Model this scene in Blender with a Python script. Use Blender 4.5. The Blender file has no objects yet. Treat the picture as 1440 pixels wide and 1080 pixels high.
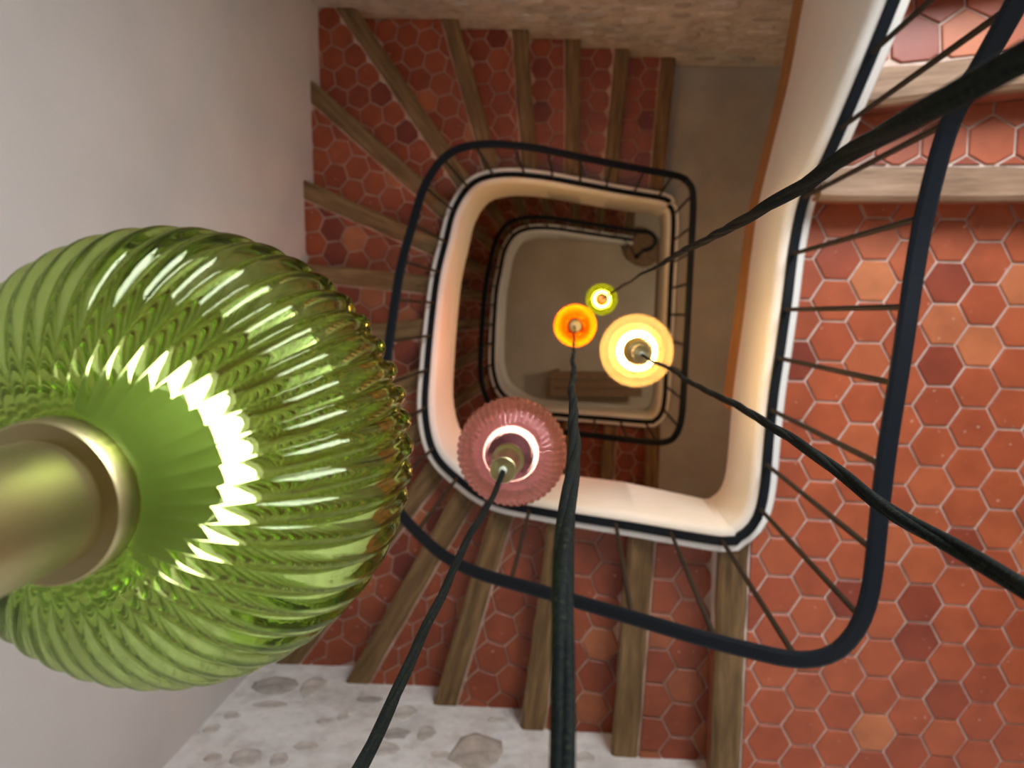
import bpy, bmesh, math, random
from mathutils import Vector, Matrix
random.seed(7)
S = bpy.context.scene
COL = S.collection

# ---------------------------------------------------------------- camera, light, exposure
CAM_Z = 8.9                                   # height of the lens above the ground floor
cam_d = bpy.data.cameras.new('camera'); cam = bpy.data.objects.new('camera', cam_d); COL.objects.link(cam)
cam_d.sensor_width = 36; cam_d.lens = 26.0; cam_d.clip_start = 0.02
down = Vector((95, 98, -1040)).normalized()   # plumb line as seen in the lens
rot = down.rotation_difference(Vector((0, 0, -1))).to_matrix().to_4x4()
cam.matrix_world = Matrix.Translation((0, 0, CAM_Z)) @ rot
cam_d.dof.use_dof = True; cam_d.dof.focus_distance = 0.55; cam_d.dof.aperture_fstop = 8.5
S.camera = cam
S.view_settings.view_transform = 'Standard'; S.view_settings.look = 'None'
S.view_settings.exposure = -0.13; S.view_settings.gamma = 1.0; S.view_settings.use_curve_mapping = False
w = bpy.data.worlds.new('world'); S.world = w; w.use_nodes = True
w.node_tree.nodes['Background'].inputs[0].default_value = (0.55, 0.72, 1.0, 1)
w.node_tree.nodes['Background'].inputs[1].default_value = 1.0
def area(name, loc, target, sx, sy, power, color):
    l = bpy.data.lights.new(name, 'AREA'); l.shape = 'RECTANGLE'; l.size = sx; l.size_y = sy
    l.energy = power; l.color = color
    o = bpy.data.objects.new(name, l); COL.objects.link(o); o.location = loc
    o.rotation_euler = (Vector(target) - Vector(loc)).to_track_quat('-Z', 'Y').to_euler(); return o
CEIL = 11.4
area('window_daylight', (1.38, 1.76, 8.45), (0.55, -2.2, 7.6), 1.0, 1.7, 155, (0.92, 0.96, 1.0))
try:
    S.cycles.max_bounces = 14; S.cycles.transmission_bounces = 12; S.cycles.transparent_max_bounces = 16
    S.cycles.diffuse_bounces = 5; S.cycles.glossy_bounces = 5
    S.cycles.sample_clamp_indirect = 6.0; S.cycles.caustics_reflective = False; S.cycles.blur_glossy = 0.1
    S.cycles.use_denoising = True
except Exception: pass

# ---------------------------------------------------------------- materials
def mat(name, col=(.8,.8,.8), rough=.6, metal=0., spec=.5):
    m = bpy.data.materials.new(name); m.use_nodes = True
    b = m.node_tree.nodes['Principled BSDF']
    b.inputs['Base Color'].default_value = (*col, 1); b.inputs['Roughness'].default_value = rough
    b.inputs['Metallic'].default_value = metal; b.inputs['Specular IOR Level'].default_value = spec
    return m, m.node_tree, b
def ramp(nt, stops, interp='LINEAR'):
    r = nt.nodes.new('ShaderNodeValToRGB'); e = r.color_ramp.elements; r.color_ramp.interpolation = interp
    while len(e) < len(stops): e.new(0.5)
    for i, (p, c) in enumerate(stops): e[i].position = p; e[i].color = (*c, 1)
    return r
def noise(nt, scale, detail=4, rough=.55, coord='Object', stretch=None):
    if coord == 'Position':
        g = nt.nodes.new('ShaderNodeNewGeometry'); n = nt.nodes.new('ShaderNodeTexNoise'); nt.links.new(g.outputs['Position'], n.inputs['Vector'])
        n.inputs['Scale'].default_value = scale; n.inputs['Detail'].default_value = detail; n.inputs['Roughness'].default_value = rough; return n
    tc = nt.nodes.new('ShaderNodeTexCoord'); n = nt.nodes.new('ShaderNodeTexNoise')
    n.inputs['Scale'].default_value = scale; n.inputs['Detail'].default_value = detail; n.inputs['Roughness'].default_value = rough
    if stretch:
        mp = nt.nodes.new('ShaderNodeMapping'); mp.inputs['Scale'].default_value = stretch
        nt.links.new(tc.outputs[coord], mp.inputs[0]); nt.links.new(mp.outputs[0], n.inputs['Vector'])
    else: nt.links.new(tc.outputs[coord], n.inputs['Vector'])
    return n
def bump(nt, b, src, strength, dist=.01):
    bp = nt.nodes.new('ShaderNodeBump'); bp.inputs['Strength'].default_value = strength; bp.inputs['Distance'].default_value = dist
    nt.links.new(src, bp.inputs['Height']); nt.links.new(bp.outputs[0], b.inputs['Normal']); return bp
def noisy(name, stops, scale, rough=.7, bs=.15, bd=.01, stretch=None, spec=.3, detail=5):
    m, nt, b = mat(name, rough=rough, spec=spec)
    n = noise(nt, scale, detail, stretch=stretch); r = ramp(nt, stops)
    nt.links.new(n.outputs['Fac'], r.inputs[0]); nt.links.new(r.outputs[0], b.inputs['Base Color'])
    if bs: bump(nt, b, n.outputs['Fac'], bs, bd)
    return m
def mix_rgb(nt, a, b_, fac, mode='MULTIPLY'):
    x = nt.nodes.new('ShaderNodeMix'); x.data_type = 'RGBA'; x.blend_type = mode; x.inputs[0].default_value = fac
    nt.links.new(a, x.inputs[6]); nt.links.new(b_, x.inputs[7]); return x.outputs[2]
def tile_material(name, by_object, tone=1.0):
    m, nt, b = mat(name, rough=.42, spec=.45)
    if by_object:
        src = nt.nodes.new('ShaderNodeObjectInfo').outputs['Random']
    else:
        v = nt.nodes.new('ShaderNodeTexVoronoi'); v.inputs['Scale'].default_value = 6.5
        tc = nt.nodes.new('ShaderNodeTexCoord'); nt.links.new(tc.outputs['Object'], v.inputs['Vector'])
        sp = nt.nodes.new('ShaderNodeSeparateColor'); nt.links.new(v.outputs['Color'], sp.inputs[0]); src = sp.outputs[0]
    r = ramp(nt, [(0, (.235,.050,.032)), (.06, (.28,.065,.037)), (.10, (.36,.090,.046)), (.5, (.39,.102,.050)),
                  (.92, (.43,.122,.060)), (.95, (.47,.165,.085)), (1, (.52,.205,.105))])
    nt.links.new(src, r.inputs[0])
    n = noise(nt, 9, 5, coord='Position'); r2 = ramp(nt, [(.3, (.78,.75,.75)), (.7, (1.12,1.1,1.08))]); nt.links.new(n.outputs['Fac'], r2.inputs[0])
    c = mix_rgb(nt, r.outputs[0], r2.outputs[0], .9)
    if tone != 1.0:  # multiplies the tile colour darker; on the flights this paints in shade
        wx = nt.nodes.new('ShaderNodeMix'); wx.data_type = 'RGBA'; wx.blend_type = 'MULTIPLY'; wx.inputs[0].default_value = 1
        nt.links.new(c, wx.inputs[6]); wx.inputs[7].default_value = (tone, tone*.84, tone*.64, 1); c = wx.outputs[2]
    sp_n = noise(nt, 48, 2, coord='Position'); r3 = ramp(nt, [(.72, (0,0,0)), (.76, (1,1,1))]); nt.links.new(sp_n.outputs['Fac'], r3.inputs[0])
    x = nt.nodes.new('ShaderNodeMix'); x.data_type = 'RGBA'; nt.links.new(r3.outputs[0], x.inputs[0])
    nt.links.new(c, x.inputs[6]); x.inputs[7].default_value = (.62,.38,.30,1)
    nt.links.new(x.outputs[2], b.inputs['Base Color']); bump(nt, b, n.outputs['Fac'], .12, .006)
    return m
M = {}
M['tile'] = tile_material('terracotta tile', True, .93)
M['tile_shaded'] = tile_material('shaded terracotta tile', True, .64)  # landing tile darkened in colour for the shade on the main flight
M['tile_far'] = tile_material('shaded tile surface', False, .55)  # shade of the lowest flight put into the tile colour
M['riser'] = noisy('terracotta riser', [(.3, (.24,.06,.032)), (.7, (.36,.095,.05))], 7, .5, .1)
M['grout'] = noisy('lime grout', [(.3, (.55,.40,.33)), (.7, (.72,.58,.50))], 18, .85, .3, .004)
M['grout_dark'] = noisy('dark pink grout', [(.3, (.38,.245,.18)), (.7, (.55,.39,.31))], 18, .85, .3, .004)  # darker, pinker grout for the main and lower flights
M['wood'] = noisy('oak', [(.25, (.13,.070,.034)), (.5, (.24,.142,.078)), (.75, (.36,.225,.135))], 5, .6, .15, .004, (9, 9, .9))
M['board'] = M['wood'].copy(); nt = M['board'].node_tree
at = nt.nodes.new('ShaderNodeAttribute'); at.attribute_name = 'grain'
for l_ in list(nt.links):
    if l_.from_node.type == 'TEX_COORD': ts = l_.to_socket; nt.links.remove(l_); nt.links.new(at.outputs['Vector'], ts)
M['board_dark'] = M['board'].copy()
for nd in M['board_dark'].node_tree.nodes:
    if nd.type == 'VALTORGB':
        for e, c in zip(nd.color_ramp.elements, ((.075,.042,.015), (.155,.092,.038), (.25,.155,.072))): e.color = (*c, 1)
for nd in M['board'].node_tree.nodes:
    if nd.type == 'VALTORGB':
        for e, c in zip(nd.color_ramp.elements, ((.14,.08,.045), (.27,.165,.10), (.38,.25,.165))): e.color = (*c, 1)
M['beam'] = noisy('beam wood', [(.25, (.20,.085,.025)), (.75, (.42,.21,.075))], 6, .55, .15, .006, (8, .8, 8))
M['plaster'] = noisy('white plaster', [(.3, (.53,.51,.49)), (.7, (.60,.58,.56))], 1.6, .8, .10, .02)
M['string'] = noisy('smooth string plaster', [(.3, (.80,.775,.72)), (.7, (.86,.835,.78))], 3, .55, .05, .01)
M['ceiling'] = noisy('ceiling paint', [(.3, (.20,.12,.07)), (.7, (.28,.18,.11))], 3, .8, .03)
M['sandstone'] = noisy('rough sandstone render', [(.3, (.24,.20,.15)), (.7, (.32,.27,.21))], 3, .9, .4, .03)
M['cement'] = noisy('grey cement', [(.3, (.30,.285,.255)), (.7, (.42,.40,.36))], 1.8, .55, .06)
M['screed'] = noisy('beige screed', [(.3, (.50,.435,.34)), (.7, (.64,.56,.45))], 1.7, .45, .05)
M['black'] = mat('satin black iron', (.006,.009,.013), .5, 0., .18)[0]
M['baluster'] = mat('dark iron baluster', (.022,.018,.013), .5, 0., .2)[0]
M['brass'], nt, b = mat('brushed brass', (.52,.45,.23), .38, 1.)
b.inputs['Anisotropic'].default_value = .5
M['holder'] = mat('pale holder', (.62,.66,.52), .5)[0]
M['cord'], nt, b = mat('braided fabric cord', (.02,.025,.02), .7, 0, .08)
n = noise(nt, 420, 2, stretch=(1,1,2)); r = ramp(nt, [(.45, (.004,.006,.007)), (.62, (.012,.015,.010)), (.78, (.05,.055,.022))])
nt.links.new(n.outputs['Fac'], r.inputs[0]); nt.links.new(r.outputs[0], b.inputs['Base Color']); bump(nt, b, n.outputs['Fac'], .3, .0006)
# rough lime wash over rubble stone
m, nt, b = mat('rubble lime wall', rough=.9, spec=.2); M['rubble'] = m
n1 = noise(nt, 2.6, 8, .65); n2 = noise(nt, 11, 6, .6)
r1 = ramp(nt, [(.30, (.38,.345,.29)), (.50, (.58,.555,.51)), (.75, (.68,.665,.63))]); nt.links.new(n1.outputs['Fac'], r1.inputs[0])
r2 = ramp(nt, [(.30, (.62,.60,.57)), (.50, (1,1,1))]); nt.links.new(n2.outputs['Fac'], r2.inputs[0])
nt.links.new(mix_rgb(nt, r1.outputs[0], r2.outputs[0], .8), b.inputs['Base Color'])
ad = nt.nodes.new('ShaderNodeMath'); ad.operation = 'ADD'; nt.links.new(n1.outputs['Fac'], ad.inputs[0]); nt.links.new(n2.outputs['Fac'], ad.inputs[1])
bump(nt, b, ad.outputs[0], .7, .03)
M['limewash'] = M['rubble'].copy()
for nd in M['limewash'].node_tree.nodes:
    if nd.type == 'VALTORGB' and len(nd.color_ramp.elements) == 3:
        for e, c in zip(nd.color_ramp.elements, ((.52,.50,.48), (.76,.755,.75), (.86,.86,.86))): e.color = (*c, 1)
    if nd.type == 'VALTORGB' and len(nd.color_ramp.elements) == 2: nd.color_ramp.elements[0].color = (.74,.72,.70,1)
m, nt, b = mat('field stone', rough=.9, spec=.2); M['stone'] = m
oi = nt.nodes.new('ShaderNodeObjectInfo'); r1 = ramp(nt, [(0, (.40,.375,.35)), (.4, (.56,.53,.50)), (.8, (.64,.605,.56)), (1, (.48,.42,.37))]); nt.links.new(oi.outputs['Random'], r1.inputs[0])
n2 = noise(nt, 14, 6, .65); r2 = ramp(nt, [(.3, (.6,.6,.6)), (.7, (1.2,1.2,1.2))]); nt.links.new(n2.outputs['Fac'], r2.inputs[0])
nt.links.new(mix_rgb(nt, r1.outputs[0], r2.outputs[0], .9), b.inputs['Base Color']); bump(nt, b, n2.outputs['Fac'], .6, .02)
def glass(name, col, clear, clear_amt=.4, milky=0., milk_col=(1,1,1), rough=.02, tint=None):
    """coloured glass: refraction + an unrefracted tinted share + an optional translucent body"""
    m = bpy.data.materials.new(name); m.use_nodes = True; nt = m.node_tree; nt.nodes.clear()
    out = nt.nodes.new('ShaderNodeOutputMaterial'); g = nt.nodes.new('ShaderNodeBsdfGlass')
    g.inputs['Color'].default_value = (*col, 1); g.inputs['Roughness'].default_value = rough; g.inputs['IOR'].default_value = 1.48
    t = nt.nodes.new('ShaderNodeBsdfTransparent'); t.inputs[0].default_value = (*clear, 1)
    mx = nt.nodes.new('ShaderNodeMixShader'); mx.inputs[0].default_value = clear_amt
    nt.links.new(g.outputs[0], mx.inputs[1]); nt.links.new(t.outputs[0], mx.inputs[2]); res = mx
    if milky:
        tr = nt.nodes.new('ShaderNodeBsdfTranslucent'); tr.inputs[0].default_value = (*milk_col, 1)
        mm = nt.nodes.new('ShaderNodeMixShader'); mm.inputs[0].default_value = milky
        nt.links.new(mx.outputs[0], mm.inputs[1]); nt.links.new(tr.outputs[0], mm.inputs[2]); res = mm
    nt.links.new(res.outputs[0], out.inputs['Surface']); return m
def emit(name, col, s):
    m = bpy.data.materials.new(name); m.use_nodes = True; nt = m.node_tree; nt.nodes.clear()
    o = nt.nodes.new('ShaderNodeOutputMaterial'); e = nt.nodes.new('ShaderNodeEmission')
    e.inputs[0].default_value = (*col, 1); e.inputs[1].default_value = s; nt.links.new(e.outputs[0], o.inputs[0]); return m
M['green_glass'] = glass('green glass', (.80,.88,.57), (.82,.89,.56), .02, rough=0)
M['pink_glass'] = glass('plum pink glass', (.68,.50,.56), (.88,.78,.70), .14, .022, (1.0,.52,.32), rough=0)
M['cream_glass'] = glass('cream opal glass', (.98,.88,.62), (1.0,.84,.58), .7, .030, (1.0,.72,.34))
M['amber_glass'] = glass('amber glass', (1.0,.50,.05), (1.0,.52,.12), .7, .060, (1.0,.46,.02))
M['olive_glass'] = glass('olive green glass', (.70,.78,.12), (.85,.82,.35), .65, .02, (.5,.6,.05))
M['pane'] = glass('window pane', (1,1,1), (1,1,1), .9)

# ---------------------------------------------------------------- object helpers
def obj(name, bm, m, parent=None, smooth=False, loc=None):
    me = bpy.data.meshes.new(name); bm.normal_update()
    bmesh.ops.recalc_face_normals(bm, faces=bm.faces[:]); bm.to_mesh(me); bm.free()
    if smooth:
        for p in me.polygons: p.use_smooth = True
    me.materials.append(M[m] if isinstance(m, str) else m)
    o = bpy.data.objects.new(name, me); COL.objects.link(o)
    if loc is not None: o.location = loc
    o.parent = parent; return o
def empty(name, loc=(0, 0, 0)):
    o = bpy.data.objects.new(name, None); o.empty_display_size = .1; COL.objects.link(o); o.location = loc; return o
def tag(o, label, cat, group=None, kind=None):
    o['label'] = label; o['category'] = cat
    if group: o['group'] = group
    if kind: o['kind'] = kind
    return o
def add_box(bm, x0, x1, y0, y1, z0, z1):
    v = [bm.verts.new((x, y, z)) for z in (z0, z1) for x, y in ((x0,y0),(x1,y0),(x1,y1),(x0,y1))]
    for f in ((3,2,1,0),(4,5,6,7),(0,1,5,4),(1,2,6,5),(2,3,7,6),(3,0,4,7)): bm.faces.new([v[i] for i in f])
def add_prism(bm, poly, zb, zt):
    """poly: xy list; zb, zt: number or per-vertex list"""
    n = len(poly); zb = zb if isinstance(zb, (list, tuple)) else [zb]*n; zt = zt if isinstance(zt, (list, tuple)) else [zt]*n
    a = [bm.verts.new((p[0], p[1], zb[i])) for i, p in enumerate(poly)]
    c = [bm.verts.new((p[0], p[1], zt[i])) for i, p in enumerate(poly)]
    bm.faces.new(a[::-1]); bm.faces.new(c)
    for i in range(n): j = (i+1) % n; bm.faces.new((a[i], a[j], c[j], c[i]))
def add_lathe(bm, prof, seg=32, cx=0, cy=0, rib=None):
    rings = []
    for r, z in prof:
        rings.append([bm.verts.new((cx + r*math.cos(2*math.pi*i/seg), cy + r*math.sin(2*math.pi*i/seg), z)) for i in range(seg)])
    for a, c in zip(rings, rings[1:]):
        for i in range(seg): j = (i+1) % seg; bm.faces.new((a[i], a[j], c[j], c[i]))
    return rings
def cap(bm, ring): bm.faces.new(ring)
def sweep(bm, pts, frames, section, closed=True, caps=True):
    """section in (n, z) offsets (callable of index or list); frames: horizontal normals"""
    rings = []
    for i, (p, n) in enumerate(zip(pts, frames)):
        sec = section(i) if callable(section) else section
        rings.append([bm.verts.new((p[0] + n[0]*a, p[1] + n[1]*a, p[2] + b_)) for a, b_ in sec])
    k = len(rings[0])
    for a, c in zip(rings, rings[1:]):
        for i in range(k): j = (i+1) % k; bm.faces.new((a[i], a[j], c[j], c[i]))
    if caps: bm.faces.new(rings[0]); bm.faces.new(rings[-1][::-1])
def tube(bm, pts, r, seg=8):
    prev = None; rings = []; ref = Vector((1, .3, .2))
    for i, p in enumerate(pts):
        t = (Vector(pts[min(i+1, len(pts)-1)]) - Vector(pts[max(i-1, 0)])).normalized()
        u = t.cross(ref).normalized(); v = t.cross(u)
        rings.append([bm.verts.new(Vector(p) + r*(math.cos(2*math.pi*k/seg)*u + math.sin(2*math.pi*k/seg)*v)) for k in range(seg)])
    for a, c in zip(rings, rings[1:]):
        for i in range(seg): j = (i+1) % seg; bm.faces.new((a[i], a[j], c[j], c[i]))
    bm.faces.new(rings[0]); bm.faces.new(rings[-1][::-1])
def catmull(P, step):
    """resample a polyline of n-vectors through Catmull-Rom at about the given step"""
    out = []; n = len(P); P = [Vector(p) for p in P]
    for i in range(n-1):
        p0, p1, p2, p3 = P[max(i-1,0)], P[i], P[i+1], P[min(i+2,n-1)]
        m = max(2, int((p2-p1).length/step))
        for k in range(m):
            t = k/m
            out.append(.5*((2*p1) + (p2-p0)*t + (2*p0-5*p1+4*p2-p3)*t*t + (3*p1-p0-3*p2+p3)*t**3))
    out.append(P[-1]); return out

# ---------------------------------------------------------------- plan of the stairwell (metres)
RISE, FLOORH = .17, 3.06
Z_UP, Z_LOW = 2*FLOORH, FLOORH
XL, XR, YF = -1.68, 2.0, -1.83                 # left wall, right wall, front wall
def y_back(x): return 1.965 - .046*(x + 1.68)  # back wall runs slightly askew
# leading edges of the nosings of one turn of the stair: inner end, outer end
NOSE = [((.53,-.838),(.515,YF)), ((.204,-.838),(.14,YF)), ((-.127,-.838),(-.255,YF)), ((-.384,-.835),(-.68,YF)),
        ((-.558,-.785),(-1.162,YF)), ((-.715,-.685),(-1.60,YF)), ((-.795,-.505),(XL,-1.12)), ((-.815,-.265),(XL,-.60)),
        ((-.821,-.013),(XL,-.10)), ((-.82,.225),(XL,.315)), ((-.80,.435),(XL,.825)), ((-.768,.66),(XL,1.47)),
        ((-.675,.838),(-1.43,y_back(-1.43))), ((-.515,.915),(-.80,y_back(-.8))), ((-.285,.93),(-.355,y_back(-.355))),
        ((.001,.905),(-.002,y_back(0))), ((.268,.880),(.345,y_back(.345))), ((.61,.845),(.688,y_back(.688)))]
CORN = {5: None, 6: (XL, YF), 12: (XL, y_back(XL))}    # step that holds a wall corner
CSTEP = [((.80,.378),(XR,.355)), ((.84,.635),(XR,.72)), ((.88,.93),(XR,1.06)), ((.93,1.22),(XR,1.36)), ((.98,1.50),(XR,1.62))]
LAND = [(.772,.40), (.755,.24), (.737,.05), (.718,-.127), (.700,-.284), (.688,-.443), (.681,-.577), (.676,-.64), (.664,-.715), (.636,-.778), (.590,-.820)]
LAND2 = [(.645,.838), (.690,.795), (.706,.70), (.70,.45), (.692,.22), (.682,-.10), (.672,-.35), (.664,-.577), (.659,-.66), (.648,-.735), (.622,-.793), (.585,-.826)]
def descend(a, b): u = (Vector(b) - Vector(a)).normalized(); return Vector((u.y, -u.x))

def path_upper():
    P = [(1.02,1.74,Z_UP+RISE*5.9), (.98,1.50,Z_UP+RISE*5), (.93,1.22,Z_UP+RISE*4), (.885,.93,Z_UP+RISE*3), (.825,.655,Z_UP+RISE*2), (.785,.47,Z_UP+RISE*1.1)]
    P += [(x, y, Z_UP + (.05 if i == 0 else 0)) for i, (x, y) in enumerate(LAND)]
    P += [(a[0], a[1], Z_UP - RISE*k) for k, (a, b) in enumerate(NOSE)]
    P[len(P)-1] = (.61, .845, Z_LOW + RISE*1.0)
    P.append((.66, .82, Z_LOW + RISE*.75))
    return P
def path_lower():
    P = [(x, y, Z_LOW) for x, y in LAND2] + [(a[0], a[1], Z_LOW - RISE*k) for k, (a, b) in enumerate(NOSE)]
    return P
def frames_of(pts):
    F = []
    for i in range(len(pts)):
        t = Vector(pts[min(i+1, len(pts)-1)])[:2], Vector(pts[max(i-1, 0)])[:2]
        d = Vector((t[0][0]-t[1][0], t[0][1]-t[1][1])).normalized(); F.append(Vector((d.y, -d.x)))
    return F
UP = catmull(path_upper(), .03); LO = catmull(path_lower(), .03)
FU, FL = frames_of(UP), frames_of(LO)
def seg_near(P, F, c):
    i = min(range(len(P)), key=lambda k: (P[k].x-c[0])**2 + (P[k].y-c[1])**2); return P[i], F[i]

# ---------------------------------------------------------------- polygon clipping and tiles
def clip(poly, pt, nrm):
    """keep the side where (p-pt).nrm <= 0"""
    out = []
    for i in range(len(poly)):
        a, b_ = poly[i], poly[(i+1) % len(poly)]
        da = (a[0]-pt[0])*nrm[0] + (a[1]-pt[1])*nrm[1]; db = (b_[0]-pt[0])*nrm[0] + (b_[1]-pt[1])*nrm[1]
        if da <= 0: out.append(a)
        if da*db < 0: t = da/(da-db); out.append((a[0]+(b_[0]-a[0])*t, a[1]+(b_[1]-a[1])*t))
    return out
def parea(p): return abs(sum(p[i][0]*p[(i+1)%len(p)][1] - p[(i+1)%len(p)][0]*p[i][1] for i in range(len(p))))/2
TILE = .147; GAP = .0085; TH = .009
HEXR = (TILE-GAP)/math.sqrt(3)
def tile_bm(bm, poly, z0, h):
    n = len(poly); cx = sum(p[0] for p in poly)/n; cy = sum(p[1] for p in poly)/n
    def ring(s, z): return [bm.verts.new((cx+(p[0]-cx)*s, cy+(p[1]-cy)*s, z)) for p in poly]
    a, b_, c = ring(1, z0), ring(1, z0+h*.72), ring(.95, z0+h)
    for q, r in ((a, b_), (b_, c)):
        for i in range(n): j = (i+1) % n; bm.faces.new((q[i], q[j], r[j], r[i]))
    bm.faces.new(c)
HEX_MESH = {}
def hex_mesh(mt):
    if mt not in HEX_MESH:
        bm = bmesh.new(); tile_bm(bm, [(HEXR*math.cos(math.pi/3*k), HEXR*math.sin(math.pi/3*k)) for k in range(6)], 0, TH)
        me = bpy.data.meshes.new('tile'); bm.to_mesh(me); bm.free(); me.materials.append(M[mt]); HEX_MESH[mt] = me
    return HEX_MESH[mt]
def lay_tiles(parent, z, ang, halfplanes, curve, bbox, origin, joined=False, mt='tile'):
    """hexagons with a vertex pointing along ang, clipped to the tread"""
    ca, sa = math.cos(ang), math.sin(ang); full = TILE*TILE*.866
    dx = TILE*math.sqrt(3)/2; bmj = bmesh.new() if joined else None; cnt = 0
    x0, x1, y0, y1 = bbox; R_ = int(max(x1-x0, y1-y0)/TILE) + 12
    for i in range(-R_, R_):
        for j in range(-R_, R_):
            u, v = i*dx, (j + (.5 if i % 2 else 0))*TILE
            c = (origin[0] + u*ca - v*sa, origin[1] + u*sa + v*ca)
            if not (x0-.1 < c[0] < x1+.1 and y0-.1 < c[1] < y1+.1): continue
            jit = random.uniform(-.018, .018)
            poly = [(c[0]+HEXR*math.cos(ang+jit+math.pi/3*k), c[1]+HEXR*math.sin(ang+jit+math.pi/3*k)) for k in range(6)]
            a0 = parea(poly); p = poly
            for pt, nr in halfplanes:
                p = clip(p, pt, nr)
                if len(p) < 3: break
            if len(p) >= 3 and curve:
                q, f = seg_near(curve[0], curve[1], c); p = clip(p, (q.x - f.x*.04, q.y - f.y*.04), (f.x, f.y))
            if len(p) < 3 or parea(p) < a0*.06: continue
            dz = random.uniform(-.0012, .0012)
            if joined: tile_bm(bmj, p, z, TH)
            elif abs(parea(p)-a0) < a0*.003:
                o = bpy.data.objects.new('tile', hex_mesh(mt)); COL.objects.link(o)
                o.location = (c[0], c[1], z+dz); o.rotation_euler = (0, 0, ang+jit); o.parent = parent
            else:
                bm = bmesh.new(); tile_bm(bm, [(a-c[0], b_-c[1]) for a, b_ in p], 0, TH)
                o = obj('tile', bm, mt, parent, loc=(c[0], c[1], z+dz))
            cnt += 1
    if joined:
        o = obj('tile_surface', bmj, 'tile_far', parent); o['kind'] = 'stuff'
    return cnt

# ---------------------------------------------------------------- walls, floors, ceiling
def wall(name, poly, m, label):
    bm = bmesh.new(); add_prism(bm, poly, 0, CEIL); o = obj(name, bm, m); return tag(o, label, 'wall', kind='structure')
YBL, YBR = y_back(XL), y_back(XR)
wall_left = wall('wall_left', [(XL-.25,YF-.25),(XL,YF-.25),(XL,YBL+.25),(XL-.25,YBL+.25)], 'plaster', 'smooth white plaster wall beside the winding steps')
wall_right = wall('wall_right', [(XR,YF-.25),(XR+.25,YF-.25),(XR+.25,YBR+.25),(XR,YBR+.25)], 'sandstone', 'sandy rendered wall on the far side of the tiled landing')
wall_front = wall('wall_front', [(XL,YF-.25),(XR,YF-.25),(XR,YF),(XL,YF)], 'limewash', 'whitewashed rubble stone wall along the upper steps')
WX0, WX1, WZ0, WZ1 = .83, 1.93, 7.55, 9.35                   # window opening high in the back wall
bm = bmesh.new()
for x0, x1, z0, z1 in ((XL, WX0, 0, CEIL), (WX1, XR, 0, CEIL), (WX0, WX1, 0, WZ0), (WX0, WX1, WZ1, CEIL)):
    add_prism(bm, [(x0, y_back(x0)), (x1, y_back(x1)), (x1, y_back(x1)+.25), (x0, y_back(x0)+.25)], z0, z1)
wall_back = tag(obj('wall_back', bm, 'rubble'), 'rough rubble stone wall behind the lower steps', 'wall', kind='structure')
bm = bmesh.new(); add_box(bm, XL-.25, XR+.25, YF-.25, YBL+.25, -.2, 0)
floor_ground = tag(obj('floor_ground', bm, 'screed'), 'beige ground floor at the bottom of the stairwell', 'floor', kind='structure')
bm = bmesh.new(); add_box(bm, XL-.25, XR+.25, YF-.25, YBL+.25, CEIL, CEIL+.2)
tag(obj('ceiling', bm, 'ceiling'), 'brown timber ceiling above the stairwell', 'ceiling', kind='structure')
win = empty('window_1', ((WX0+WX1)/2, y_back(1.38)+.08, WZ0)); tag(win, 'tall window with glass panes high in the rubble wall', 'window', kind='structure')
a, c = (WX1-WX0)/2, WZ1-WZ0; bm = bmesh.new()
for bx in ((-a,-a+.06,0,c),(a-.06,a,0,c),(-a+.06,a-.06,0,.06),(-a+.06,a-.06,c-.06,c),(-.025,.025,.06,c-.06)): add_box(bm, bx[0], bx[1], 0, .06, bx[2], bx[3])
obj('window_frame', bm, 'wood', win)
for sg in (-1, 1):
    bm = bmesh.new(); x0, x1 = sorted((sg*.025, sg*(a-.06))); add_box(bm, x0, x1, .02, .026, .06, c-.06); obj('pane', bm, 'pane', win)

def landing(name, z, P, F, left_edges, m, label, th=.33):
    """slab between the well edge and the walls; left_edges = lines where flights leave"""
    edge = [(p.x, p.y) for p in P]
    poly = edge + left_edges[0] + [(XR, YF), (XR, YBR)] + left_edges[1]
    bm = bmesh.new(); add_prism(bm, poly, z-th, z); return tag(obj(name, bm, m), label, 'floor', kind='structure')
iL0 = min(range(len(UP)), key=lambda i: abs(UP[i].z - (Z_UP)) + abs(UP[i].y - .45)) if False else next(i for i, p in enumerate(UP) if p.y < .40)
iL1 = min(range(len(UP)), key=lambda i: (UP[i].x-.53)**2 + (UP[i].y+.837)**2)
d0 = descend(*NOSE[0])
fl_up = landing('floor_upper', Z_UP, UP[0:iL1+1], FU, ([(NOSE[0][1][0]-d0.x*.02, YF)], []), 'grout', 'landing of red hexagonal terracotta tiles beside the railing')
jL1 = min(range(len(LO)), key=lambda i: (LO[i].x-.53)**2 + (LO[i].y+.837)**2)
fl_lo = landing('floor_lower', Z_LOW, LO[0:jL1+1], FL, ([(NOSE[0][1][0]-d0.x*.02, YF)], [(.668, y_back(.668)), (.59, .85)]), 'cement', 'bare grey cement landing below the tiled one')
cd = descend(*CSTEP[0])
def half_line(a, b_, off, flip=False):
    d = descend(a, b_); pt = (a[0]+d.x*off, a[1]+d.y*off); return (pt, (d.x, d.y) if not flip else (-d.x, -d.y))
NW = .105                                          # width of the wooden nosings
cnt = lay_tiles(fl_up, Z_UP, math.radians(-2), [half_line(*NOSE[0], -NW-.010), half_line(*CSTEP[0], -.018, True), ((0,YF),(0,-1)), ((XR,0),(1,0))],
          (UP[iL0:iL1+1], FU[iL0:iL1+1]), (.3, XR, YF, .5), (1.02, -.62))
print('landing tiles', cnt)

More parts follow.
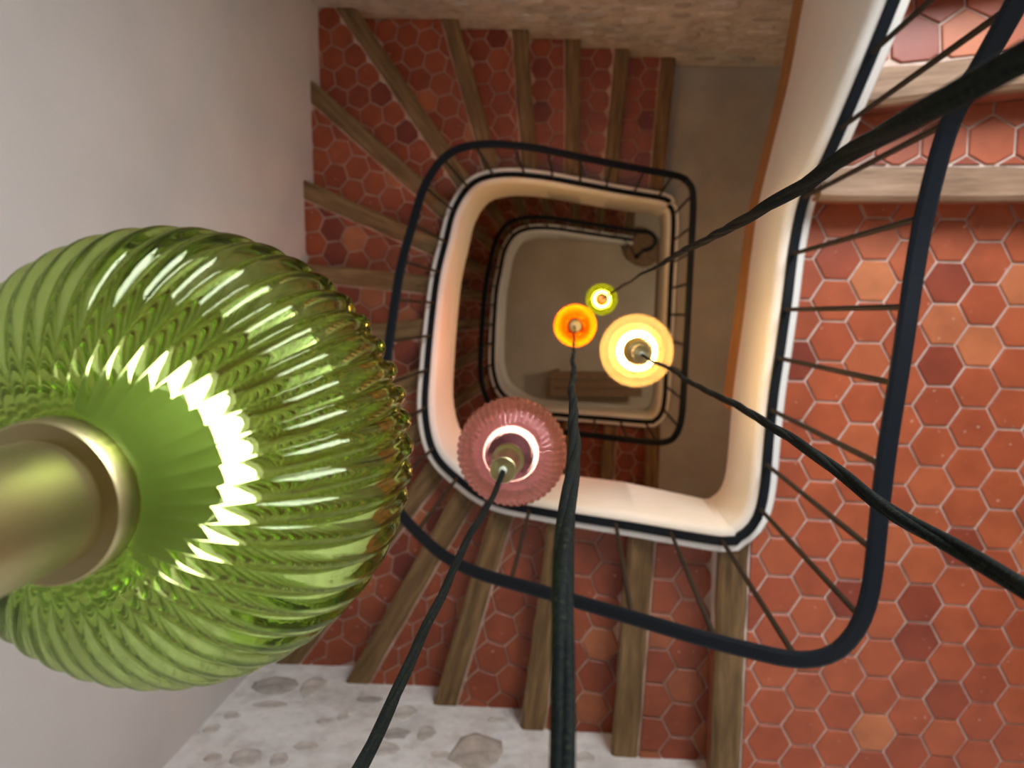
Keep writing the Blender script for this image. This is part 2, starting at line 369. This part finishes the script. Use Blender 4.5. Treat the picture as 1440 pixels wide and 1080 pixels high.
# ---------------------------------------------------------------- nosing, steps, flights
def nosing(parent, a, b_, z, th=.055, width=NW, wood='board_dark'):
    a, b_ = Vector(a), Vector(b_); u = (b_-a).normalized(); d = Vector((u.y, -u.x)); L = (b_-a).length
    bm = bmesh.new(); n = max(4, int(L/.09)); rings = []
    def reach(sv):                                  # distance along the board to the wall face
        o_ = a + d*sv; t = 9
        if u.x < -1e-6: t = min(t, (XL - o_.x)/u.x)
        if u.x > 1e-6: t = min(t, (XR - o_.x)/u.x)
        if u.y < -1e-6: t = min(t, (YF - o_.y)/u.y)
        den = u.y + .046*u.x
        if den > 1e-6: t = min(t, (1.965 - .046*(o_.x+1.68) - o_.y)/den)
        return t
    for i in range(n+1):
        w0 = random.uniform(-.004, .003); w1 = random.uniform(-.004, .004); dz = random.uniform(-.0015, .0015)
        sec = [(-width+w1, -th), (-width+w1, TH*.9), (-width+.01, TH+.003+dz), (-.014+w0, TH+.003+dz), (w0, TH-.010), (w0, -th+.008), (-.008+w0, -th)]
        rings.append([bm.verts.new((a.x + d.x*s + u.x*reach(s)*i/n, a.y + d.y*s + u.y*reach(s)*i/n, zz)) for s, zz in sec])
    k = len(rings[0])
    for q, r in zip(rings, rings[1:]):
        for i in range(k): j = (i+1) % k; bm.faces.new((q[i], q[j], r[j], r[i]))
    bm.faces.new(rings[0]); bm.faces.new(rings[-1][::-1])
    o = obj('nosing', bm, wood, parent, loc=(a.x, a.y, z))
    me = o.data; at = me.attributes.new('grain', 'FLOAT_VECTOR', 'POINT'); sh = random.uniform(0, 40)
    for v in me.vertices:                            # board coordinates (across, up, along) carry the grain
        q = Vector((v.co.x - a.x, v.co.y - a.y)); at.data[v.index].vector = (q.dot(d) + sh, v.co.z, q.dot(u) + sh); v.co.x -= a.x; v.co.y -= a.y
    return o
def step(parent, k, prev, cur, z, extra, curve, tiles, mats=('grout_dark', 'board_dark', 'tile_shaded')):
    """tread between the leading edges prev (higher) and cur"""
    st = None
    dp, dc = descend(*prev), descend(*cur)
    p = [Vector(prev[0])-dp*.02, Vector(prev[1])-dp*.02]; c = [Vector(cur[0])-dc*.02, Vector(cur[1])-dc*.02]
    def out(v):                                     # keep the outer end on the wall face
        x, y = v
        return (min(max(x, XL), XR), min(max(y, YF), y_back(x)))
    poly = [tuple(p[0]), out(p[1])] + ([extra] if extra else []) + [out(c[1]), tuple(c[0])]
    zb = [z-.14, z-.14] + ([z-.22] if extra else []) + [z-.31, z-.31]
    bm = bmesh.new(); add_prism(bm, poly, zb, z); st = obj('step', bm, mats[0], parent)
    # tiled riser under the nosing
    bm = bmesh.new(); q0, q1 = c[0]+dc*.002, Vector(out(c[1]))+dc*.002
    add_prism(bm, [tuple(q0), tuple(q1), tuple(q1+dc*.010), tuple(q0+dc*.010)], z-RISE+.002, z-.056); obj('riser', bm, 'riser', st)
    nosing(st, cur[0], cur[1], z, wood=mats[1])
    hp = [half_line(*cur, -NW-.010), half_line(*prev, -.006, True), ((XL,0),(-1,0)), ((0,YF),(0,-1)), ((XL,YBL),(.046,1)), ((XR,0),(1,0))]
    xs = [q[0] for q in poly]; ys = [q[1] for q in poly]
    ang = math.atan2(dc.y, dc.x)
    m = (Vector(cur[0])+Vector(cur[1]))/2 - dc*(NW+.012+random.uniform(.02,.12)) + Vector((-dc.y, dc.x))*random.uniform(0, TILE)
    lay_tiles(st, z, ang, hp, curve, (min(xs), max(xs), min(ys), max(ys)), m, joined=not tiles, mt=mats[2])
    return st
def string_part(P, F, i0, i1, depth, parent):
    bm = bmesh.new()
    def sec(i):
        d = depth(i0+i)
        return [(-.048,-.10), (-.048,.030), (-.040,.043), (.022,.045), (.036,.041), (.046,.030), (.052,.012), (.056,-d+.012), (.044,-d), (-.03,-d)]
    sweep(bm, P[i0:i1+1], F[i0:i1+1], sec); o = obj('string', bm, 'string', parent, smooth=True)
    md = o.modifiers.new('e', 'EDGE_SPLIT'); md.split_angle = math.radians(50); return o
ORG = empty
upper_flight = tag(empty('staircase', (1.4, .4, Z_UP)), 'tiled steps climbing from the tiled landing', 'staircase')
main_flight = tag(empty('staircase', (0, -1.3, Z_UP)), 'winding tiled staircase with oak nosings from tiled landing to cement landing', 'staircase')
low_flight = tag(empty('staircase', (0, -1.3, Z_LOW)), 'dim winding staircase from cement landing down to the beige ground floor', 'staircase')
def adopt(root):
    bpy.context.view_layer.update()
# flight going up from the upper landing
prevs = CSTEP[1:] + [((1.03,1.745),(XR,1.77))]
for k, (cur, pv) in enumerate(zip(CSTEP, prevs)):
    cv = (UP[:iL0+6], FU[:iL0+6]); step(upper_flight, k, pv, cur, Z_UP+RISE*(k+1), None, cv, True, ('grout', 'board', 'tile'))
for k in range(1, 18):
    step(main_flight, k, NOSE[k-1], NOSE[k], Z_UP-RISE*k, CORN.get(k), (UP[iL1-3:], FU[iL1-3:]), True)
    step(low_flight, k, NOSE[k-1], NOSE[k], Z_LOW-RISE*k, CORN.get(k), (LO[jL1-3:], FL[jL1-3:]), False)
nosing(fl_up, NOSE[0][0], NOSE[0][1], Z_UP); nosing(fl_lo, NOSE[0][0], NOSE[0][1], Z_LOW)
for z, par in ((Z_UP, fl_up), (Z_LOW, fl_lo)):
    q0, q1 = Vector(NOSE[0][0])-d0*.018, Vector(NOSE[0][1])-d0*.018; bm = bmesh.new()
    add_prism(bm, [tuple(q0), tuple(q1), tuple(q1+d0*.010), tuple(q0+d0*.010)], z-RISE+.002, z-.056); obj('riser', bm, 'riser', par)
    q0, q1 = Vector(NOSE[17][0]), Vector(NOSE[17][1])
# plaster strings along the well
ZB_UP = Z_UP - .37
def dep_up(i): return max(.37, UP[i].z - ZB_UP)
def dep_fl(P, ref):
    def f(i): return .37 + .13*min(1, max(0, (i-ref)/12))
    return f
string_part(UP, FU, 0, iL0, dep_up, upper_flight)
string_part(UP, FU, iL0, iL1, dep_up, fl_up)
string_part(UP, FU, iL1, len(UP)-1, dep_fl(UP, iL1), main_flight)
string_part(LO, FL, 0, jL1, lambda i: .37, fl_lo)
string_part(LO, FL, jL1, len(LO)-1, lambda i: min(.37+.13*min(1, max(0, (i-jL1)/12)), max(.08, LO[i].z-.01)), low_flight)
# timber beams under the landing edges
for P, F, i0, i1, z, par in ((UP, FU, 0, iL1-14, ZB_UP, fl_up), (LO, FL, 8, jL1-14, Z_LOW-.37, fl_lo)):
    pts = [Vector((p.x, p.y, z)) for p in P[i0:i1]]; bm = bmesh.new()
    sweep(bm, pts, F[i0:i1], [(.050,0), (.052,-.012), (.052,-.20), (.046,-.21), (-.10,-.21), (-.10,0)]); obj('beam', bm, 'beam', par)

# rounded starting step on the ground floor
bm = bmesh.new(); add_lathe(bm, [(.0001,.0), (.185,.0), (.185,.115), (.20,.125), (.205,.15), (.195,.172), (.0001,.174)], 40)
obj('bullnose', bm, 'wood', low_flight, loc=(.735,.745,0))

# ---------------------------------------------------------------- railings
def railing(name, P, F, h_of, label, spacing, phase, end_curl=None):
    root = tag(empty(name, (P[0].x, P[0].y, P[0].z)), label, 'railing')
    o0 = Vector(root.location)
    loc = [p - o0 for p in P]
    bm = bmesh.new(); sweep(bm, loc, F, [(-.017,.0455), (.017,.0455), (.018,.052), (.014,.057), (-.014,.057), (-.018,.052)]); obj('bottom_rail', bm, 'black', root)
    top = [Vector((p.x, p.y, p.z + h_of(i))) for i, p in enumerate(loc)]
    def soft(i, a, w_): return sum(top_raw[max(0, min(len(top_raw)-1, i+j))][a] for j in range(-w_, w_+1))/(2*w_+1)
    top_raw = [tuple(t) for t in top]
    top = [Vector((soft(i, 0, 2), soft(i, 1, 2), soft(i, 2, 9))) if 9 < i < len(top)-10 else t for i, t in enumerate(top)]
    tf = frames_of(top)
    if end_curl:
        e = [top[-1]] + [Vector(q) - o0 for q in end_curl]; e = catmull(e, .03)[1:]; top = top + e; tf = frames_of(top)
    bm = bmesh.new(); sweep(bm, top, tf, [(-.021,-.006), (-.016,-.011), (.016,-.011), (.021,-.006), (.021,.003), (.013,.009), (-.013,.009), (-.021,.003)]); obj('handrail', bm, 'black', root, smooth=False)
    s = -phase; last = None
    for i in range(1, len(loc)):
        ds = math.hypot(loc[i].x-loc[i-1].x, loc[i].y-loc[i-1].y); s += ds
        if s >= 0:
            s -= spacing; p = loc[i]; q = top[i]
            bm = bmesh.new(); z0, z1 = p.z+.05, q.z-.006
            add_lathe(bm, [(.0095, z0), (.0095, z0+.006), (.0078, z0+.008), (.0078, z1)], 10); obj('baluster', bm, 'baluster', root, smooth=True, loc=(p.x, p.y, 0))
    return root
def h_upper(i):
    p = UP[i]
    if i <= iL1: t = min(1, max(0, (p.y - .15)/.5)); return 1.05 - .07*t
    return .93 + .12*max(0, 1 - (i-iL1)/22)
def h_lower(i):
    if i <= jL1: return 1.04
    return .93 + .11*max(0, 1 - (i-jL1)/22)
railing('railing', UP, FU, h_upper, 'black iron railing with thin balusters around the tiled landing and upper steps', .187, .05)
low_rail = railing('railing', LO, FL, h_lower, 'black iron railing around the cement landing and lowest steps', .187, .1,
        end_curl=[(.70,.835,1.10), (.765,.79,1.09), (.77,.72,1.08), (.71,.665,1.07), (.655,.66,1.06)])
# post under the curled end of the lowest handrail
bm = bmesh.new(); add_lathe(bm, [(.0001,.172), (.03,.172), (.03,.182), (.014,.19), (.014,1.06), (.0001,1.06)], 14)
obj('newel_post', bm, 'black', low_rail, smooth=True, loc=Vector((.655,.66,0)) - low_rail.location)

# ---------------------------------------------------------------- stones in the rubble walls
def stone(parent, x, z, wx, hz, depth, yf, out):
    """irregular flat stone sitting in the wall face; out = +1 faces +y, -1 faces -y"""
    bm = bmesh.new(); n = 11; rings = []
    prof = [random.uniform(.78, 1.08) for _ in range(n)]; th0 = random.uniform(0, 6)
    for s, d in ((1.0, -.02), (.96, depth*.45), (.78, depth*.9), (.4, depth)):
        rings.append([bm.verts.new((wx/2*s*prof[i]*math.cos(th0+2*math.pi*i/n), out*(d + random.uniform(-.1,.1)*depth), hz/2*s*prof[i]*math.sin(th0+2*math.pi*i/n))) for i in range(n)])
    for a, b_ in zip(rings, rings[1:]):
        for i in range(n): j = (i+1) % n; bm.faces.new((a[i], a[j], b_[j], b_[i]))
    bm.faces.new(rings[-1])
    return obj('stone', bm, 'stone', parent, smooth=True, loc=(x, yf, z))
placed = []
def room_for(x, z, w_, h_):
    for a, b_, c, d in placed:
        if abs(a-x) < (w_+c)*.56 and abs(b_-z) < (h_+d)*.58: return False
    placed.append((x, z, w_, h_)); return True
for x, z, w_, h_ in [(-1.50,5.50,.26,.20),(-1.585,5.79,.085,.07),(-1.62,5.90,.08,.09),(-1.375,6.10,.15,.14),(-1.23,6.10,.09,.10),(-.79,5.70,.11,.14),(-.80,5.87,.14,.10),
                     (-.665,5.855,.09,.13),(-.81,5.99,.12,.11),(-.42,5.98,.25,.30),(-1.31,5.50,.14,.22),(-1.44,5.68,.20,.07),(-1.145,5.80,.075,.06),(-1.51,6.11,.09,.08),
                     (-1.07,5.76,.055,.09),(-1.15,6.0,.12,.08),(-.57,6.01,.09,.06),(-.99,5.60,.14,.06),(-.36,5.73,.10,.05),(-.07,5.91,.08,.12),(.03,5.98,.09,.08)]:
    room_for(x, z, w_, h_); stone(wall_front, x, z, w_, h_, random.uniform(.004,.010), YF, 1)
tries = 0
while len(placed) < 95 and tries < 3000:
    tries += 1; w_ = random.uniform(.07,.26); h_ = w_*random.uniform(.5,.85); x = random.uniform(XL+.15, .9); z = random.uniform(6.15, 7.6)
    if room_for(x, z, w_, h_): stone(wall_front, x, z, w_, h_, random.uniform(.004,.010), YF, 1)
placed = []; tries = 0
while len(placed) < 190 and tries < 6000:
    tries += 1; w_ = random.uniform(.09,.32); h_ = w_*random.uniform(.4,.75); x = random.uniform(XL+.15, 1.85); z = random.uniform(3.15, 5.1)
    k_ = 0
    if x < .69:                                     # stay above the steps that run along this wall
        lim = Z_LOW + RISE*max(1, 1 + (0.69-x)/.33) + .1
        if z - h_/2 < lim: continue
    if room_for(x, z, w_, h_): stone(wall_back, x, z, w_, h_, random.uniform(.006,.018), y_back(x), -1)

# ---------------------------------------------------------------- ground floor bench
bn = tag(empty('wooden_bench', (.16, -.80, 0)), 'low brown wooden bench on the beige ground floor under the stair edge', 'bench')
for i in range(3):
    bm = bmesh.new(); add_box(bm, -.50, .55, -.14+i*.10, -.05+i*.10, .40, .43); obj('seat_plank', bm, 'wood', bn)
for sx in (-.42, .46):
    for sy in (-.10, .12):
        bm = bmesh.new(); add_box(bm, sx-.025, sx+.025, sy-.025, sy+.025, 0, .40); obj('leg', bm, 'wood', bn)
bm = bmesh.new(); add_box(bm, -.42, .46, -.012, .012, .33, .40); obj('stretcher', bm, 'wood', bn)

# ---------------------------------------------------------------- added fill lights, unseen under the landings, warming the lower floors
M['opal'] = emit('warm fill diffuser', (1, .81, .58), 36)
M['opal_hall'] = emit('bright fill diffuser', (1, .81, .58), 75)
for zc_, lab, om in ((Z_UP-.33, 'round added fill light under the tiled landing', 'opal'), (Z_LOW-.33, 'round added fill light under the cement landing', 'opal_hall')):
    cl = tag(empty('added_fill_light', (1.38, -.25, zc_)), lab, 'added fill light')
    bm = bmesh.new(); add_lathe(bm, [(.0005, 0), (.15, 0), (.15, -.045), (.142, -.05), (.138, -.045), (.138, -.01), (.0005, -.01)], 40); obj('rim', bm, 'brass', cl, smooth=True)
    bm = bmesh.new(); add_lathe(bm, [(.136, -.035), (.13, -.055), (.10, -.072), (.05, -.080), (.0005, -.082)], 40); obj('diffuser', bm, om, cl, smooth=True)

# ---------------------------------------------------------------- pendant lamps
def shade_rings(W, Hh, neck, ribs, amp, rows, seg, p=2.25):
    prof = []
    t0 = math.asin(min(1, (neck/(W/2))**(p/2)))          # opening at the neck
    for i in range(rows+1):
        t = t0 + (math.pi - t0)*i/rows
        c, s = math.cos(t), math.sin(t)
        prof.append((W/2*abs(s)**(2/p), Hh/2*math.copysign(abs(c)**(2/p), c)))
    return prof
def shade(parent, W, Hh, neck, ribs, amp, m, spr=8, rows=44, thick=.0035):
    prof = shade_rings(W, Hh, neck, ribs, amp, rows, 0); seg = ribs*spr; bm = bmesh.new()
    def rings(prof, rib, inset):
        R_ = []
        for r, z in prof:
            ring = []
            f = min(1, (r/(W/2))*1.6)
            for i in range(seg):
                ph = 2*math.pi*i/seg; rr = max(r - inset, .0008)
                if rib: rr *= 1 - amp*f*(1 - abs(math.cos(ribs*ph/2))**.8)
                ring.append(bm.verts.new((rr*math.cos(ph), rr*math.sin(ph), z*(1 - inset/(Hh/2)) if inset else z)))
            R_.append(ring)
        return R_
    A = rings(prof, True, 0); B = rings(prof, False, thick + amp*W*.45)
    for Q in (A, B):
        for a, c in zip(Q, Q[1:]):
            for i in range(seg): j = (i+1) % seg; bm.faces.new((a[i], a[j], c[j], c[i]))
    for i in range(seg): j = (i+1) % seg; bm.faces.new((A[0][i], A[0][j], B[0][j], B[0][i]))
    bm.faces.new(A[-1]); bm.faces.new(B[-1])
    return obj('glass_shade', bm, m, parent, smooth=True), prof[0][1]
def cord_mesh(parent, pts, r=.0048, pitch=.42, strands=3, sway=.0016):
    P = catmull(pts, .014); bm = bmesh.new()
    ph0 = random.uniform(0, 6)
    for s in range(strands):
        L = 0; Q = []
        for i, p in enumerate(P):
            if i: L += (P[i]-P[i-1]).length
            a = 2*math.pi*(L/pitch + s/strands); w1 = sway*math.sin(L*9+ph0) + sway*.5*math.sin(L*21+ph0*2); w2 = sway*math.cos(L*7+ph0)
            Q.append((p.x + r*.40*math.cos(a) + w1, p.y + r*.40*math.sin(a) + w2, p.z))
        tube(bm, Q, r*.66, 8)
    return obj('cord', bm, 'cord', parent, smooth=True)
def pendant(loc, W, hr, ribs, amp, gm, bulb_col, bulb_s, label, cord_pts, neck=.035, cap_r=.0258, cap_len=.10, bulb_r=.047, cover=70, spr=8, thick=.0035):
    root = tag(empty('pendant_lamp', loc), label, 'pendant lamp', 'glass pendant lamps hanging in the stairwell')
    Hh = W*hr
    sh, zt = shade(root, W, Hh, neck*W/.24, ribs, amp, gm, spr, thick=thick)
    k = W/.24
    bm = bmesh.new()
    R1 = add_lathe(bm, [(.0005, zt-.004*k), (.0325*k, zt-.004*k), (.0335*k, zt-.002*k), (.0335*k, zt+.010*k), (.0325*k, zt+.0115*k), (.026*k, zt+.012*k), (.0005, zt+.0118*k)], 64); obj('collar', bm, 'brass', root, smooth=True).modifiers.new('e','EDGE_SPLIT').split_angle = math.radians(35)
    z1 = zt + .0115*k; z2 = z1 + cap_len*k
    bm = bmesh.new(); add_lathe(bm, [(.0005, z1), (cap_r*k, z1), (cap_r*k, z2-.0015), (cap_r*k-.0015, z2), (.0005, z2)], 64); cp = obj('socket_cap', bm, 'brass', root, smooth=True); cp.modifiers.new('e','EDGE_SPLIT').split_angle = math.radians(35)
    bm = bmesh.new(); add_lathe(bm, [(.0005, z2), (.0075, z2), (.0070, z2+.009), (.0052, z2+.010), (.0005, z2+.010)], 16); obj('cord_grip', bm, 'holder', cp, smooth=True)
    rb = bulb_r*k; zc0 = zt - .018*k - rb; prof = [(.0005, zt-.004*k), (.020*k, zt-.004*k), (.020*k, zt-.020*k)]
    prof += [(rb*1.02*math.sin(math.radians(t)), zc0 + rb*1.02*math.cos(math.radians(t))) for t in range(26, cover+1, 4)]
    prof += [(rb*.97*math.sin(math.radians(cover)), zc0 + rb*.97*math.cos(math.radians(cover)))]
    bm = bmesh.new(); add_lathe(bm, prof, 40); obj('lamp_holder', bm, 'holder', root, smooth=True)
    bm = bmesh.new(); bmesh.ops.create_uvsphere(bm, u_segments=24, v_segments=14, radius=rb)
    bu = obj('bulb', bm, emit('bulb ' + label[:24], bulb_col, bulb_s), root, smooth=True, loc=(0, 0, zc0))
    pts = [(0, 0, z2+.006)] + [tuple(Vector(q) - Vector(loc)) for q in cord_pts]
    last = pts[-1]; zc = CEIL - loc[2]
    pts += [(last[0], last[1], (last[2]+zc)/2), (last[0], last[1], zc-.02)]
    cord_mesh(root, pts)
    bm = bmesh.new(); add_lathe(bm, [(.0005, zc-.03), (.03, zc-.03), (.05, zc-.012), (.052, zc), (.0005, zc)], 32); obj('ceiling_rose', bm, 'brass', root, smooth=True, loc=(last[0], last[1], 0))
    return root
pendant((-.203,-.071,8.535), .232, .86, 48, .055, 'green_glass', (1,.97,.86), 26, 'large ribbed green glass pendant lamp with brass cap', [(-.213,-.074,9.2)], spr=12, thick=.0022)
pendant((-.133,-.272,7.449), .22, .72, 48, .045, 'pink_glass', (1,.82,.60), 60, 'plum pink ribbed glass pendant lamp with brass cap', [(-.136,-.286,7.72), (-.141,-.289,7.982), (-.143,-.293,8.235), (-.139,-.287,8.355), (-.138,-.286,8.466), (-.138,-.286,8.8)], bulb_r=.052)
pendant((.192,-.123,6.373), .25, .75, 40, .015, 'cream_glass', (1,.84,.62), 165, 'cream opal glass pendant lamp glowing yellow', [(.202,-.130,6.75), (.203,-.124,7.3), (.200,-.118,8.086), (.193,-.116,8.339), (.192,-.121,8.44), (.198,-.122,8.561), (.198,-.122,8.9)], bulb_r=.056, cover=62)
pendant((-.022,-.058,5.065), .22, .85, 32, .012, 'amber_glass', (1,.70,.40), 620, 'amber orange glass pendant lamp', [(-.022,-.075,5.5), (-.018,-.098,6.4), (-.011,-.098,7.599), (-.007,-.096,8.052), (-.005,-.095,8.405), (-.005,-.099,8.506), (-.005,-.117,8.609), (-.004,-.153,8.663), (-.004,-.19,8.75), (-.004,-.2,8.95)], cover=82)
pendant((.136,.092,4.239), .20, .80, 32, .02, 'olive_glass', (1,.80,.50), 160, 'small olive green glass pendant lamp, lowest of all', [(.150,.100,5.0), (.160,.106,5.85), (.166,.103,7.2), (.150,.088,8.0), (.140,.081,8.274), (.141,.081,8.405), (.132,.079,8.517), (.125,.072,8.609), (.125,.071,8.67), (.125,.071,8.95)], bulb_r=.058, cover=62)
# parts were laid out in world metres under roots that stand elsewhere: bring them into their roots' frames
bpy.context.view_layer.update()
for root in (upper_flight, main_flight, low_flight):
    for ch in root.children: ch.matrix_parent_inverse = root.matrix_world.inverted()


print('tiles on the main flight', sum(1 for st in main_flight.children for c in st.children if c.name.startswith('tile')))
